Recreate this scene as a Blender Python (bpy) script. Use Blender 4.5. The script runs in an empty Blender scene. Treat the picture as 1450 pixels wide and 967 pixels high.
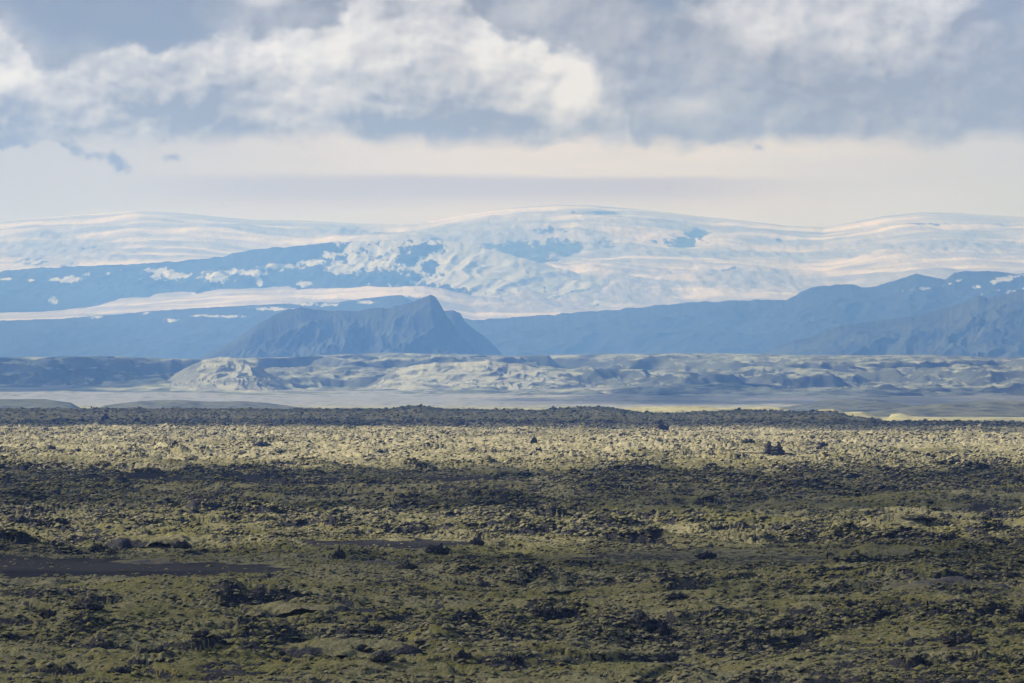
import bpy, bmesh, math, random
import numpy as np
from mathutils import Vector

SC = bpy.context.scene
COL = SC.collection
F = 6898.0            # focal length of the photograph, in photo pixels (12 degree telephoto view)
CX, HY = 725.0, 555.0 # column of the view axis and row of the true horizon
CAMZ = 25.0

# ------------------------------------------------------------------ camera
cam = bpy.data.cameras.new("camera")
cam.sensor_width = 36.0
cam.angle = math.radians(12.0)
cam.clip_start = 1.0
cam.clip_end = 200000.0
camo = bpy.data.objects.new("camera", cam)
camo.location = (0, 0, CAMZ)
camo.rotation_euler = (math.radians(90.0) + math.atan((HY - 483.5) / F), 0, 0)
COL.objects.link(camo)
SC.camera = camo

# ------------------------------------------------------------------ light
SUN_EL, SUN_AZ = math.radians(33.0), math.radians(-76.0)   # azimuth from +Y towards +X
SDIR = Vector((math.sin(SUN_AZ) * math.cos(SUN_EL), math.cos(SUN_AZ) * math.cos(SUN_EL), math.sin(SUN_EL)))
sun = bpy.data.lights.new("sun", 'SUN')
sun.energy = 5.0
sun.angle = math.radians(0.53)
sun.color = (1.0, 0.96, 0.93)
suno = bpy.data.objects.new("sun", sun)
suno.rotation_euler = SDIR.to_track_quat('Z', 'Y').to_euler()
suno.location = (-500, 0, 500)
COL.objects.link(suno)

SC.view_settings.view_transform = 'Standard'
SC.view_settings.look = 'None'
SC.view_settings.exposure = 0.3
SC.view_settings.gamma = 1.0
SC.cycles.use_denoising = True
SC.cycles.denoising_prefilter = 'ACCURATE'
SC.cycles.max_bounces = 5
SC.cycles.volume_bounces = 2
SC.cycles.transparent_max_bounces = 16

# ------------------------------------------------------------------ node helper
class G:
    """small wrapper that writes node graphs as expressions"""
    def __init__(self, nt):
        self.nt = nt
    def n(self, typ, **kw):
        nd = self.nt.nodes.new(typ)
        for k, v in kw.items():
            setattr(nd, k, v)
        return nd
    def put(self, sock, v):
        if v is None:
            return
        if hasattr(v, 'is_linked') or isinstance(v, bpy.types.NodeSocket):
            self.nt.links.new(v, sock)
        else:
            if isinstance(v, (tuple, list)) and sock.type == 'RGBA' and len(v) == 3:
                v = tuple(v) + (1.0,)
            sock.default_value = v
    def m(self, op, a, b=None, c=None, clamp=False):
        nd = self.n('ShaderNodeMath', operation=op, use_clamp=clamp)
        self.put(nd.inputs[0], a); self.put(nd.inputs[1], b); self.put(nd.inputs[2], c)
        return nd.outputs[0]
    def vm(self, op, a, b=None, scale=None):
        nd = self.n('ShaderNodeVectorMath', operation=op)
        self.put(nd.inputs[0], a); self.put(nd.inputs[1], b)
        if scale is not None:
            self.put(nd.inputs['Scale'], scale)
        return nd.outputs[0]
    def noise(self, vec, scale, detail=4, rough=0.5, dist=0.0, out=0):
        nd = self.n('ShaderNodeTexNoise')
        self.put(nd.inputs['Vector'], vec)
        nd.inputs['Scale'].default_value = scale
        nd.inputs['Detail'].default_value = detail
        nd.inputs['Roughness'].default_value = rough
        nd.inputs['Distortion'].default_value = dist
        return nd.outputs[out]
    def voro(self, vec, scale, feature='F1', out=0, smooth=None, detail=0.0):
        nd = self.n('ShaderNodeTexVoronoi', feature=feature)
        self.put(nd.inputs['Vector'], vec)
        nd.inputs['Scale'].default_value = scale
        if 'Detail' in nd.inputs: nd.inputs['Detail'].default_value = detail
        if smooth is not None and 'Smoothness' in nd.inputs:
            nd.inputs['Smoothness'].default_value = smooth
        return nd.outputs[out]
    def ss(self, v, lo, hi, a=0.0, b=1.0):
        nd = self.n('ShaderNodeMapRange', interpolation_type='SMOOTHSTEP')
        for i, q in enumerate((v, lo, hi, a, b)):
            self.put(nd.inputs[i], q)
        return nd.outputs[0]
    def mix(self, f, a, b):
        nd = self.n('ShaderNodeMix', data_type='RGBA')
        self.put(nd.inputs[0], f); self.put(nd.inputs[6], a); self.put(nd.inputs[7], b)
        return nd.outputs[2]
    def comb(self, x, y, z):
        nd = self.n('ShaderNodeCombineXYZ')
        for i, q in enumerate((x, y, z)):
            self.put(nd.inputs[i], q)
        return nd.outputs[0]
    def sep(self, v):
        nd = self.n('ShaderNodeSeparateXYZ'); self.put(nd.inputs[0], v)
        return nd.outputs
    def attr(self, name):
        nd = self.n('ShaderNodeAttribute', attribute_name=name)
        return nd.outputs['Fac']
    def bump(self, h, strength, dist):
        nd = self.n('ShaderNodeBump')
        self.put(nd.inputs['Height'], h)
        nd.inputs['Strength'].default_value = strength
        nd.inputs['Distance'].default_value = dist
        return nd.outputs[0]

# ------------------------------------------------------------------ sky: Nishita sky with cumulus, a pale gap and a thin veil
world = bpy.data.worlds.new("World")
SC.world = world
world.use_nodes = True
wt = world.node_tree
wt.nodes.clear()
g = G(wt)
d = g.n('ShaderNodeTexCoord').outputs['Generated']
sx, sy, sz = g.sep(d)
sky = g.n('ShaderNodeTexSky', sky_type='NISHITA')
sky.sun_disc = False
sky.sun_elevation = SUN_EL
sky.sun_rotation = SUN_AZ
sky.dust_density = 1.5
X = g.m('MULTIPLY', g.m('ARCTAN2', sx, sy), F)       # bearing, in units of 1/6898 rad
Y = g.m('MULTIPLY', g.m('ARCSINE', sz), F)           # height above the horizon, same unit
P = g.vm('SCALE', d, scale=F)
P = g.vm('MULTIPLY', P, (1.0, 1.0, 1.25))
def cloud_noise(off, seed):
    q = g.vm('ADD', P, (off[0] + seed, seed * 0.7, off[1]))
    w = g.vm('SCALE', g.vm('SUBTRACT', g.noise(q, 1 / 120, 3, 0.55, out=1), (0.5, 0.5, 0.5)), scale=70.0)
    q2 = g.vm('ADD', q, w)
    a = g.noise(q2, 1 / 230, 5, 0.50)
    b = g.voro(q2, 1 / 62, 'SMOOTH_F1', smooth=0.7, detail=2.0)
    return g.m('ADD', g.m('MULTIPLY', a, 1.0), g.m('MULTIPLY', g.m('SUBTRACT', 0.5, b), 0.13)), a
D0, A0 = cloud_noise((0, 0), 31.0)
D1, A1 = cloud_noise((-13, 20), 31.0)
relief = g.m('SUBTRACT', D0, D1)                      # thicker than its sunward neighbour = shaded flank
def puff(off):
    q = g.vm('ADD', P, (off[0] + 500.0, 40.0, off[1]))
    w = g.vm('SCALE', g.vm('SUBTRACT', g.noise(q, 1 / 60, 2, 0.55, out=1), (0.5, 0.5, 0.5)), scale=26.0)
    return g.noise(g.vm('ADD', q, w), 1 / 80, 4, 0.52)
puffs = g.m('SUBTRACT', puff((0, 0)), puff((-6, 9)))
soft = g.noise(P, 1 / 420, 3, 0.5)
fine = g.noise(g.vm('ADD', P, (900.0, 0, 300.0)), 1 / 75, 5, 0.55, dist=0.4)
def blob(cx, cy, rx, ry, amp=1.0):
    ax = g.m('DIVIDE', g.m('SUBTRACT', X, cx - CX), rx)
    ay = g.m('DIVIDE', g.m('SUBTRACT', Y, HY - cy), ry)
    r2 = g.m('ADD', g.m('MULTIPLY', ax, ax), g.m('MULTIPLY', ay, ay))
    return g.m('MULTIPLY', g.m('EXPONENT', g.m('MULTIPLY', r2, -1.0)), amp)
def addall(lst):
    r = lst[0]
    for q in lst[1:]:
        r = g.m('ADD', r, q)
    return r
wv = g.sep(g.vm('SCALE', g.vm('SUBTRACT', g.noise(P, 1 / 105, 6, 0.58, out=1), (0.5, 0.5, 0.5)), scale=130.0))
XW = g.m('ADD', X, wv[0]); YW = g.m('ADD', Y, wv[2])
def outline(pts, amp=1.0):
    """signed height of the cloud outline over the view point (outline given as bearing/height pairs)"""
    fc = g.n('ShaderNodeFloatCurve')
    cu = fc.mapping.curves[0]
    P0 = [((x + 200) / 1850.0, (HY - y) / 1000.0) for x, y in pts]
    cu.points[0].location = P0[0]; cu.points[1].location = P0[-1]
    for q in P0[1:-1]: cu.points.new(*q)
    fc.mapping.update()
    g.put(fc.inputs['Value'], g.m('DIVIDE', g.m('ADD', XW, CX + 200.0), 1850.0))
    return g.m('SUBTRACT', g.m('MULTIPLY', fc.outputs[0], 1000.0), YW)
s1 = outline([(-200, 10), (0, 30), (40, 50), (62, 78), (120, 64), (180, 44), (215, 56), (260, 46), (330, 34), (400, 30), (440, 30), (480, 4), (540, -25), (640, -25), (690, 12), (740, 34), (790, 60), (850, 86), (884, 120), (900, 190), (915, 300), (1650, 400)])
s2 = outline([(-200, -300), (840, -300), (940, -60), (985, 18), (1030, 66), (1100, 84), (1150, 80), (1200, 92), (1260, 96), (1320, 66), (1370, 10), (1430, -60), (1650, -60)])
over = g.ss(Y, 620.0, 1700.0)
tex = addall([g.m('MULTIPLY', relief, -3.0), g.m('MULTIPLY', puffs, -1.7), g.m('MULTIPLY_ADD', fine, 0.35, -0.175), g.m('MULTIPLY_ADD', A0, 0.9, -0.45)])
# grey sheet behind
Lg = addall([g.m('MULTIPLY_ADD', soft, 0.5, -0.20), blob(1380, 120, 160, 60, -0.06), g.m('MULTIPLY', tex, 0.55), blob(960, 150, 60, 12, 0.25), blob(1250, 175, 60, 14, 0.15), blob(760, 20, 60, 22, 0.2), blob(1000, 165, 120, 22, 0.16), blob(350, 30, 90, 40, 0.12), blob(380, 2, 40, 8, 0.5), blob(820, 10, 120, 30, 0.12), blob(720, 60, 120, 80, 0.1)])
# sunlit cumulus: bright at the top, greying towards the base
L1 = addall([g.m('MULTIPLY_ADD', s1, -0.0044, 0.66), g.m('MULTIPLY', tex, 1.1), blob(640, 80, 150, 80, 0.48), blob(820, 130, 70, 60, 0.40), blob(430, 90, 190, 60, 0.16), blob(670, 180, 16, 22, 0.3), blob(20, 115, 30, 14, 0.3), blob(120, 145, 40, 14, 0.12)])
L2 = addall([g.m('MULTIPLY', tex, 0.9), 0.50, blob(1070, 50, 70, 50, 0.14)])
a1 = g.m('MULTIPLY', g.ss(s1, -3.0, g.m('ADD', g.ss(X, 60.0, 170.0, 14.0, 80.0), g.m('MULTIPLY', fine, 14.0))), g.m('SUBTRACT', 1.0, over))
a2 = g.m('MULTIPLY', g.ss(s2, 26.0, -50.0), g.ss(Y, 800.0, 600.0))
# gaps of blue grey sky between the cumulus
hole = addall([blob(170, 12, 260, 60, 0.72), blob(930, 6, 80, 34, 0.50), blob(1440, 5, 150, 70, 0.36), blob(340, 20, 90, 40, -0.12)])
hole = g.m('ADD', hole, g.m('MULTIPLY', g.m('SUBTRACT', 0.50, D0), 1.6))
hole = g.m('ADD', hole, g.m('MULTIPLY', over, 0.42))
hole = g.m('MULTIPLY', g.ss(hole, 0.22, 0.60), 0.9)
gapc = g.mix(g.m('SUBTRACT', 0.80, g.m('MULTIPLY', over, 0.8)), g.vm('SCALE', sky.outputs[0], scale=0.1), (0.17, 0.17, 0.19))
DARKC, LITC = (0.285, 0.268, 0.225), (0.89, 0.94, 1.30)
L = g.m('ADD', Lg, 0.0)
L = g.mix(a2, g.comb(L, L, L), g.comb(L2, L2, L2))
hole = g.m('MULTIPLY', hole, g.m('SUBTRACT', 1.0, a2))
hole = g.m('MULTIPLY', hole, g.m('SUBTRACT', 1.0, a1))
L = g.mix(a1, L, g.comb(L1, L1, L1))
L = g.m('SUBTRACT', L, g.m('MULTIPLY', over, 0.10))
L = g.m('MULTIPLY', L, 1.0, clamp=True)
ccol = g.mix(L, g.mix(over, DARKC, (0.26, 0.29, 0.34)), LITC)
ccol = g.mix(hole, ccol, gapc)
# flat ragged base of the cumulus deck
base = g.m('ADD', g.m('ADD', Y, g.m('MULTIPLY', g.m('SUBTRACT', fine, 0.5), 70.0)),
           g.m('MULTIPLY', g.m('SUBTRACT', soft, 0.5), 30.0))
deck = g.ss(base, HY - 212, HY - 180)
# low part: creamy gap above the ice cap and a thin grey veil in it
cream = g.mix(g.ss(X, -800.0, 100.0), (0.55, 0.55, 0.66), (0.83, 0.79, 0.86))
cream = g.mix(g.ss(X, 250.0, 800.0), cream, (0.62, 0.63, 0.74))
stretch = g.noise(g.vm('MULTIPLY', P, (1.0, 1.0, 7.0)), 1 / 330, 5, 0.55)
veil_lo = g.m('ADD', Y, g.m('MULTIPLY', g.m('SUBTRACT', stretch, 0.5), 26.0))
veil = g.m('MULTIPLY', g.ss(veil_lo, HY - 312, HY - 268), g.ss(veil_lo, HY - 243, HY - 258))
veil = g.m('MULTIPLY', veil, g.m('MULTIPLY', g.ss(X, -640.0, -330.0), g.ss(X, 620.0, 150.0)))
low = g.mix(g.m('MULTIPLY', veil, 0.85), cream, (0.48, 0.42, 0.52))
low = g.mix(g.m('MULTIPLY', g.ss(stretch, 0.45, 0.75), 0.35), low, (0.56, 0.56, 0.68))
# below the veil the snow cloud blends with the ice cap
low = g.mix(g.ss(Y, HY - 285, HY - 330, 0.0, 0.6), low, (0.60, 0.59, 0.70))
# small torn scraps of dark cloud under the deck
scr_n = g.noise(g.vm('ADD', P, (0, 0, 77.0)), 1 / 42, 4, 0.6)
tilt = g.m('ADD', g.m('SUBTRACT', HY - 216, g.m('MULTIPLY', g.m('ADD', X, 603.0), 0.30)), 0.0)
ax = g.m('DIVIDE', g.m('ADD', X, 603.0), 78.0)
ay = g.m('DIVIDE', g.m('SUBTRACT', Y, tilt), 17.0)
scrap = g.m('EXPONENT', g.m('MULTIPLY', g.m('ADD', g.m('MULTIPLY', ax, ax), g.m('MULTIPLY', ay, ay)), -1.0))
scrap = addall([scrap, blob(5, 205, 34, 14, 0.9), blob(248, 226, 18, 8, 0.62), blob(385, 199, 9, 9, 0.6), blob(1045, 212, 40, 22, 0.5), blob(810, 240, 45, 6, 0.45), g.m('MULTIPLY', g.m('SUBTRACT', scr_n, 0.5), 3.2)])
scrap = g.m('MULTIPLY', g.ss(scrap, 0.42, 1.15), g.m('LESS_THAN', g.m('ABSOLUTE', X), 900.0))
low = g.mix(g.m('MULTIPLY', scrap, 0.8), low, (0.16, 0.13, 0.10))
col = g.mix(deck, low, ccol)
bg = g.n('ShaderNodeBackground')
wt.links.new(g.vm('SCALE', col, scale=8.0), bg.inputs['Color'])
bg.inputs['Strength'].default_value = 0.1
wo = g.n('ShaderNodeOutputWorld')
wt.links.new(bg.outputs[0], wo.inputs['Surface'])
world.cycles.sampling_method = 'MANUAL'
world.cycles.sample_map_resolution = 512

# ------------------------------------------------------------------ numpy noise
RNG = np.random.RandomState(7)
TAB = RNG.uniform(0, 2 * math.pi, (256, 256))
TGX, TGY = np.cos(TAB).astype(np.float32), np.sin(TAB).astype(np.float32)
TVAL = RNG.uniform(0, 1, (256, 256)).astype(np.float32)
def gn(x, y, seed=0):
    x = np.asarray(x, np.float64) + seed * 17.31; y = np.asarray(y, np.float64) + seed * 9.77
    x, y = np.broadcast_arrays(x, y)
    fx, fy = np.floor(x), np.floor(y)
    ix, iy = fx.astype(np.int64) & 255, fy.astype(np.int64) & 255
    dx, dy = (x - fx).astype(np.float32), (y - fy).astype(np.float32)
    jx, jy = (ix + 1) & 255, (iy + 1) & 255
    u = dx * dx * dx * (dx * (dx * 6 - 15) + 10); v = dy * dy * dy * (dy * (dy * 6 - 15) + 10)
    a = TGX[ix, iy] * dx + TGY[ix, iy] * dy
    b = TGX[jx, iy] * (dx - 1) + TGY[jx, iy] * dy
    c = TGX[ix, jy] * dx + TGY[ix, jy] * (dy - 1)
    e = TGX[jx, jy] * (dx - 1) + TGY[jx, jy] * (dy - 1)
    return 1.5 * ((a * (1 - u) + b * u) * (1 - v) + (c * (1 - u) + e * u) * v)
def fbm(x, y, octs=4, gain=0.5, seed=0):
    s, a, f = 0, 1.0, 1.0
    for i in range(octs):
        s = s + a * gn(x * f, y * f, seed + i * 3)
        a *= gain; f *= 2.03
    return s
def ridged(x, y, octs=4, gain=0.5, seed=0):
    s, a, f, t = 0, 1.0, 1.0, 0
    for i in range(octs):
        s = s + a * (1 - np.abs(gn(x * f, y * f, seed + i * 3))) ** 2
        t += a; a *= gain; f *= 2.03
    return s / t
def sstep(v, lo, hi):
    t = np.clip((v - lo) / (hi - lo), 0, 1)
    return t * t * (3 - 2 * t)
def prof(pts, x):
    pts = np.array(pts, float)
    return np.interp(x, pts[:, 0], pts[:, 1])

# ------------------------------------------------------------------ object helpers
def tag(o, label=None, cat=None, group=None, kind=None):
    if label: o['label'] = label
    if cat: o['category'] = cat
    if group: o['group'] = group
    if kind: o['kind'] = kind
    return o
def mesh_obj(name, verts, faces, mat, parent=None, smooth=True):
    me = bpy.data.meshes.new(name)
    v = np.asarray(verts, np.float32); f = np.asarray(faces, np.int32)
    me.vertices.add(len(v)); me.vertices.foreach_set('co', v.ravel())
    k = f.shape[1]
    me.loops.add(f.size); me.loops.foreach_set('vertex_index', f.ravel())
    me.polygons.add(len(f))
    me.polygons.foreach_set('loop_start', np.arange(0, f.size, k, dtype=np.int32))
    me.polygons.foreach_set('loop_total', np.full(len(f), k, dtype=np.int32))
    me.update(calc_edges=True)
    me.polygons.foreach_set('use_smooth', np.full(len(f), smooth))
    me.materials.append(mat)
    o = bpy.data.objects.new(name, me)
    COL.objects.link(o)
    if parent: o.parent = parent
    return o
def grid_faces(nr, nc):
    i = np.arange(nr - 1)[:, None] * nc + np.arange(nc - 1)[None, :]
    return np.stack([i, i + 1, i + nc + 1, i + nc], -1).reshape(-1, 4)
def grid_obj(name, X, Y, Z, mat, attrs=None, smooth=True):
    o = mesh_obj(name, np.stack([X, Y, Z], -1).reshape(-1, 3), grid_faces(*X.shape), mat, smooth=smooth)
    for k, v in (attrs or {}).items():
        a = o.data.attributes.new(k, 'FLOAT', 'POINT')
        a.data.foreach_set('value', np.asarray(v, np.float32).ravel())
    return o

# ------------------------------------------------------------------ materials
def new_mat(name):
    m = bpy.data.materials.new(name); m.use_nodes = True
    m.node_tree.nodes.clear()
    gg = G(m.node_tree)
    out = gg.n('ShaderNodeOutputMaterial')
    return m, gg, out
def finish(gg, out, col, rough=0.9, normal=None, spec=0.2):
    b = gg.n('ShaderNodeBsdfPrincipled')
    gg.put(b.inputs['Base Color'], col); gg.put(b.inputs['Roughness'], rough)
    b.inputs['Specular IOR Level'].default_value = spec
    if normal is not None: gg.put(b.inputs['Normal'], normal)
    gg.nt.links.new(b.outputs[0], out.inputs['Surface'])

MOSS_Y = (0.190, 0.176, 0.044)   # yellow olive woolly moss
MOSS_G = (0.275, 0.250, 0.130)   # dry grey moss
ROCK = (0.024, 0.024, 0.029)
SAND_SHADE = (0.012, 0.011, 0.016)  # black sand, and the shadow strips painted with it

def lava_material():
    m, q, out = new_mat("mossy_lava")
    p = q.n('ShaderNodeTexCoord').outputs['Object']
    moss = q.attr('moss'); sand = q.attr('sand')  # the sand attribute also marks the painted shadow strips
    n1 = q.noise(p, 0.9, 6, 0.62)
    n2 = q.noise(p, 0.13, 4, 0.55)
    n3 = q.noise(p, 0.02, 3, 0.5)
    n4 = q.noise(p, 4.0, 4, 0.6)
    nz = q.sep(q.n('ShaderNodeNewGeometry').outputs['Normal'])[2]
    mossc = q.mix(q.ss(q.m('ADD', q.m('MULTIPLY', n3, 0.7), q.m('MULTIPLY', n2, 0.5)), 0.48, 0.72), MOSS_Y, MOSS_G)
    mossc = q.mix(q.attr('dry_lit'), mossc, (0.60, 0.530, 0.305))  # paler moss puts the sunlit band into the colour
    mossc = q.mix(q.ss(n4, 0.3, 0.75, 0.0, 0.45), mossc, (0.30, 0.275, 0.18))
    mossc = q.mix(q.ss(n1, 0.42, 0.68, 0.0, 0.5), mossc, (0.075, 0.070, 0.030))
    rockc = q.mix(q.ss(n4, 0.35, 0.7), ROCK, (0.075, 0.073, 0.076))
    f = q.m('ADD', moss, q.m('MULTIPLY', q.m('SUBTRACT', n1, 0.5), 1.9))
    f = q.m('SUBTRACT', f, q.m('MULTIPLY', q.ss(nz, 0.80, 0.50), 0.55))
    c = q.mix(q.ss(f, 0.36, 0.60), rockc, mossc)
    sand_shade_c = q.mix(q.ss(q.m('ADD', q.m('MULTIPLY', n2, 0.6), q.m('MULTIPLY', n4, 0.4)), 0.35, 0.65), SAND_SHADE, (0.034, 0.031, 0.035))
    sand_shade_c = q.mix(q.ss(n3, 0.46, 0.60, 0.0, 0.6), sand_shade_c, (0.055, 0.052, 0.045))
    c = q.mix(q.ss(q.m('ADD', sand, q.m('MULTIPLY', q.m('SUBTRACT', n1, 0.5), 0.5)), 0.42, 0.58), c, sand_shade_c)
    bs = q.m('ADD', q.m('MULTIPLY', n1, 1.0), q.m('MULTIPLY', n4, 0.35))
    finish(q, out, c, 0.95, q.bump(bs, 0.75, 1.1), 0.1)
    return m
M_LAVA = lava_material()

def block_material(name, mosscut, pale=0.0, dry_lit=0.85, moss_c=MOSS_Y, moss_d=MOSS_G):
    """rough lava with moss on whatever faces upward"""
    m, q, out = new_mat(name)
    p = q.n('ShaderNodeTexCoord').outputs['Object']
    wpos = q.n('ShaderNodeNewGeometry')
    nz = q.sep(wpos.outputs['Normal'])[2]
    big = q.noise(wpos.outputs['Position'], 0.035, 3, 0.5)
    n1 = q.noise(wpos.outputs['Position'], 2.1, 5, 0.6)
    n2 = q.noise(wpos.outputs['Position'], 7.0, 3, 0.6)
    mo = q.mix(q.ss(big, 0.40, 0.62), moss_c, moss_d)
    rnd = q.n('ShaderNodeObjectInfo').outputs['Random']
    mo = q.mix(q.ss(n2, 0.3, 0.75, 0.0, 0.5), mo, (0.30, 0.275, 0.185))
    mo = q.mix(q.m('MULTIPLY', rnd, 0.55), mo, (0.105, 0.100, 0.036))
    mo = q.mix(q.ss(rnd, 0.85, 1.0, 0.0, 0.6), mo, (0.33, 0.31, 0.20))
    wx_, wy_, wz_ = q.sep(wpos.outputs['Position'])
    lit_zone = q.m('MULTIPLY', q.ss(q.m('ADD', wy_, q.m('MULTIPLY', big, 1100.0)), 1750.0, 2350.0), q.ss(wy_, 3500.0, 3050.0))
    mo = q.mix(q.m('MULTIPLY', lit_zone, q.m('MULTIPLY', q.ss(rnd, 0.0, 0.7, 0.5, 1.0), dry_lit)), mo, (0.60, 0.530, 0.305))  # sunlight painted in: moss turns pale inside the band
    ro = q.mix(q.ss(n1, 0.3, 0.7), ROCK, (0.078 + pale, 0.075 + pale, 0.075 + pale))
    f = q.m('ADD', nz, q.m('MULTIPLY', q.m('SUBTRACT', n1, 0.5), 1.3))
    c = q.mix(q.ss(f, mosscut - 0.12, mosscut + 0.12), ro, mo)
    finish(q, out, c, 0.95, q.bump(q.m('ADD', n1, q.m('MULTIPLY', n2, 0.4)), 0.7, 0.35), 0.12)
    return m
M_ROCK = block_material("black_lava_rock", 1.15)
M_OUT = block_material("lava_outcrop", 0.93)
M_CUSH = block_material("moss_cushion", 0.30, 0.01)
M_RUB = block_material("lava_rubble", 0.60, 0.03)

# ------------------------------------------------------------------ lava field
EDGE = [(-400, 579), (0, 579), (550, 579), (582, 574.5), (600, 575), (625, 579), (760, 581), (795, 578), (850, 576), (905, 584), (960, 586),
        (1000, 583), (1050, 581), (1110, 583), (1180, 583), (1205, 590), (1240, 594), (1262, 598), (1340, 598), (1450, 598), (1900, 598)]
YEDGE = 5000.0
def sand_shade_mask(x, y, grow=0.0):
    """black sand flats, plus shadow strips painted as dark ground"""
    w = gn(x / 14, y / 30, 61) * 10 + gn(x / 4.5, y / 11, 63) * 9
    a = sstep(np.sqrt(((x + 66) / 38) ** 2 + ((y - 658 + (x + 66) * 0.25 + w) / 32) ** 2), 1.15 + grow, 0.85 + grow)  # black sand, with the deep shade over it painted in
    b = sstep(np.sqrt(((x - 24) / 26) ** 2 + ((y - 690 + (x - 24) * 0.32 + w) / 20) ** 2), 1.15 + grow, 0.85 + grow)  # a shadow strip, painted as dark ground
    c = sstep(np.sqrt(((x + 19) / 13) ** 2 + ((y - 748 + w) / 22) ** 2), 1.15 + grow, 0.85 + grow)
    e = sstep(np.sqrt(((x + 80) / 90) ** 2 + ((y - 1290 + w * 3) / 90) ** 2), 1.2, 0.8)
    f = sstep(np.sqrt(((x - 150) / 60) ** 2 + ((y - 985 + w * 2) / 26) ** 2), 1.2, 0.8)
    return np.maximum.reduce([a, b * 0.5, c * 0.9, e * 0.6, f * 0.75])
def rough_mask(x, y):
    r = 0.12 * fbm(x / 9, y / 12, 2, 0.5, 9) + 0.55 * fbm(x / 34, y / 62, 4, 0.55, 5) + 0.35 * fbm(x / 170, y / 260, 3, 0.5, 15)
    return sstep(r, -0.16, 0.32)
def scarps(x, y):
    wx = 6 * gn(x / 11, y / 11, 91); wy = 5 * gn(x / 9, y / 9, 93)
    a = fbm((x + wx) / 46, (y + wy) / 21, 3, 0.5, 95)
    b = fbm((x + wx) / 17, (y + wy) / 9, 3, 0.5, 97)
    s1 = sstep(a, -0.05, 0.15); s2 = sstep(b, 0.0, 0.25)
    e = np.maximum(sstep(a, -0.10, 0.02) * (1 - sstep(a, 0.07, 0.13)), 0.85 * sstep(b, -0.04, 0.06) * (1 - sstep(b, 0.15, 0.24)))
    return s1, s2, e
def HL(x, y, detail=True):
    """height of the lava field above the sea level of the scene"""
    x = np.asarray(x, np.float64); y = np.asarray(y, np.float64)
    z = 1.4 * fbm(x / 420, y / 330, 3, 0.5, 1) * np.clip(y / 900, 0.45, 1)
    px = CX + F * x / np.maximum(y, 300)
    ztop = CAMZ - (prof(EDGE, px) - HY) / F * YEDGE
    up = sstep(y, 3300, YEDGE)
    z = z * (1 - up) + (ztop - 1.0) * up
    z = np.where(y > YEDGE + 60, z - (y - YEDGE - 60) * 0.05, z)
    s = sand_shade_mask(x, y)
    calm = 1 - sand_shade_mask(x, y, 0.4)
    k = np.clip(y / 1500, 0.85, 1.05)
    z = z + 1.9 * (1 - calm)
    z = z + calm * (2.3 * ridged(x / 75, y / 34, 3, 0.5, 21) ** 2 + 1.2 * fbm(x / 26, y / 17, 3, 0.5, 25)) * k * (1 - 0.55 * up) - s * 0.6
    s1, s2, e = scarps(x, y)
    z = z + calm * (1.05 * s1 + 0.5 * s2) * np.minimum(k, 1.1) * (1 - 0.6 * up)
    if detail:
        R = rough_mask(x, y)
        b = np.abs(gn(x / 3.4, y / 3.0, 31)) * 1.1 + np.abs(gn(x / 1.6, y / 1.5, 33)) * 0.6 + 0.35 * gn(x / 0.8, y / 0.8, 35)
        c = np.maximum(0, gn(x / 8, y / 9, 37) - 0.12) * 3.0
        z = z + calm * (R * (b * 0.85 + c) + (1 - R) * (0.28 * gn(x / 3, y / 3, 39) + 0.22 * np.abs(gn(x / 1.3, y / 1.3, 41)))) * np.clip(y / 1300, 0.8, 1.0)
    return z

NR, NC = 1350, 720
YMIN, YMAX = 370.0, 5600.0
t = np.linspace(0, 1, NR)
yy = (YMIN ** -0.5 + (YMAX ** -0.5 - YMIN ** -0.5) * t) ** -2.0
uu = np.linspace(-1, 1, NC)
YG = np.repeat(yy[:, None], NC, 1)
XG = uu[None, :] * (0.117 * YG + 12)
# jitter the lattice so no rows show
jit = np.random.RandomState(3)
YG = YG + (jit.rand(NR, NC) - 0.5) * 0.8 * np.gradient(yy)[:, None]
XG = XG + (jit.rand(NR, NC) - 0.5) * 0.6 * (XG[:, 1:2] - XG[:, 0:1])
ZG = HL(XG, YG)
Rg = rough_mask(XG, YG) * (1 - 0.3 * sstep(YG, 1500, 1700) * (1 - sstep(YG, 2900, 3200)))
Eg = scarps(XG, YG)[2] * (1 - sstep(YG, 3800, 4300))
mossg = 1.0 - 0.55 * Rg - 0.62 * Eg + 0.25 * fbm(XG / 11, YG / 13, 2, 0.5, 51)
# sunlit band painted into the moss: paler and thicker there, plus random pale patches
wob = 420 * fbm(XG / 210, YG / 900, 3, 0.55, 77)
dry_lit = 0.9 * sstep(YG + wob, 1400, 1900) * (1 - 0.8 * sstep(YG + wob, 2900, 3600)) * (1 - 0.7 * sstep(fbm(XG / 90, YG / 260, 3, 0.5, 78), 0.05, 0.5)) + 0.3 * sstep(fbm(XG / 40, YG / 60, 3, .5, 71), 0.0, 0.5) * sstep(YG, 700, 900)
mossg = mossg - 0.10 * sstep(YG, 3000, 3300) + 0.25 * sstep(YG, 1450, 1600) * (1 - sstep(YG, 2950, 3200)) - 0.26 * sstep(YG + wob * 0.4, 1080, 1220) * (1 - sstep(YG + wob * 0.4, 1400, 1500)) + 0.40 * sstep(YG, 3500, 4000)
fl = grid_obj("lava_field", XG, YG, ZG, M_LAVA, {'moss': mossg, 'sand': sand_shade_mask(XG, YG), 'dry_lit': np.clip(dry_lit, 0, 1)})
tag(fl, kind='structure')
del YG, XG, ZG, Rg, Eg, mossg, dry_lit

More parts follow.
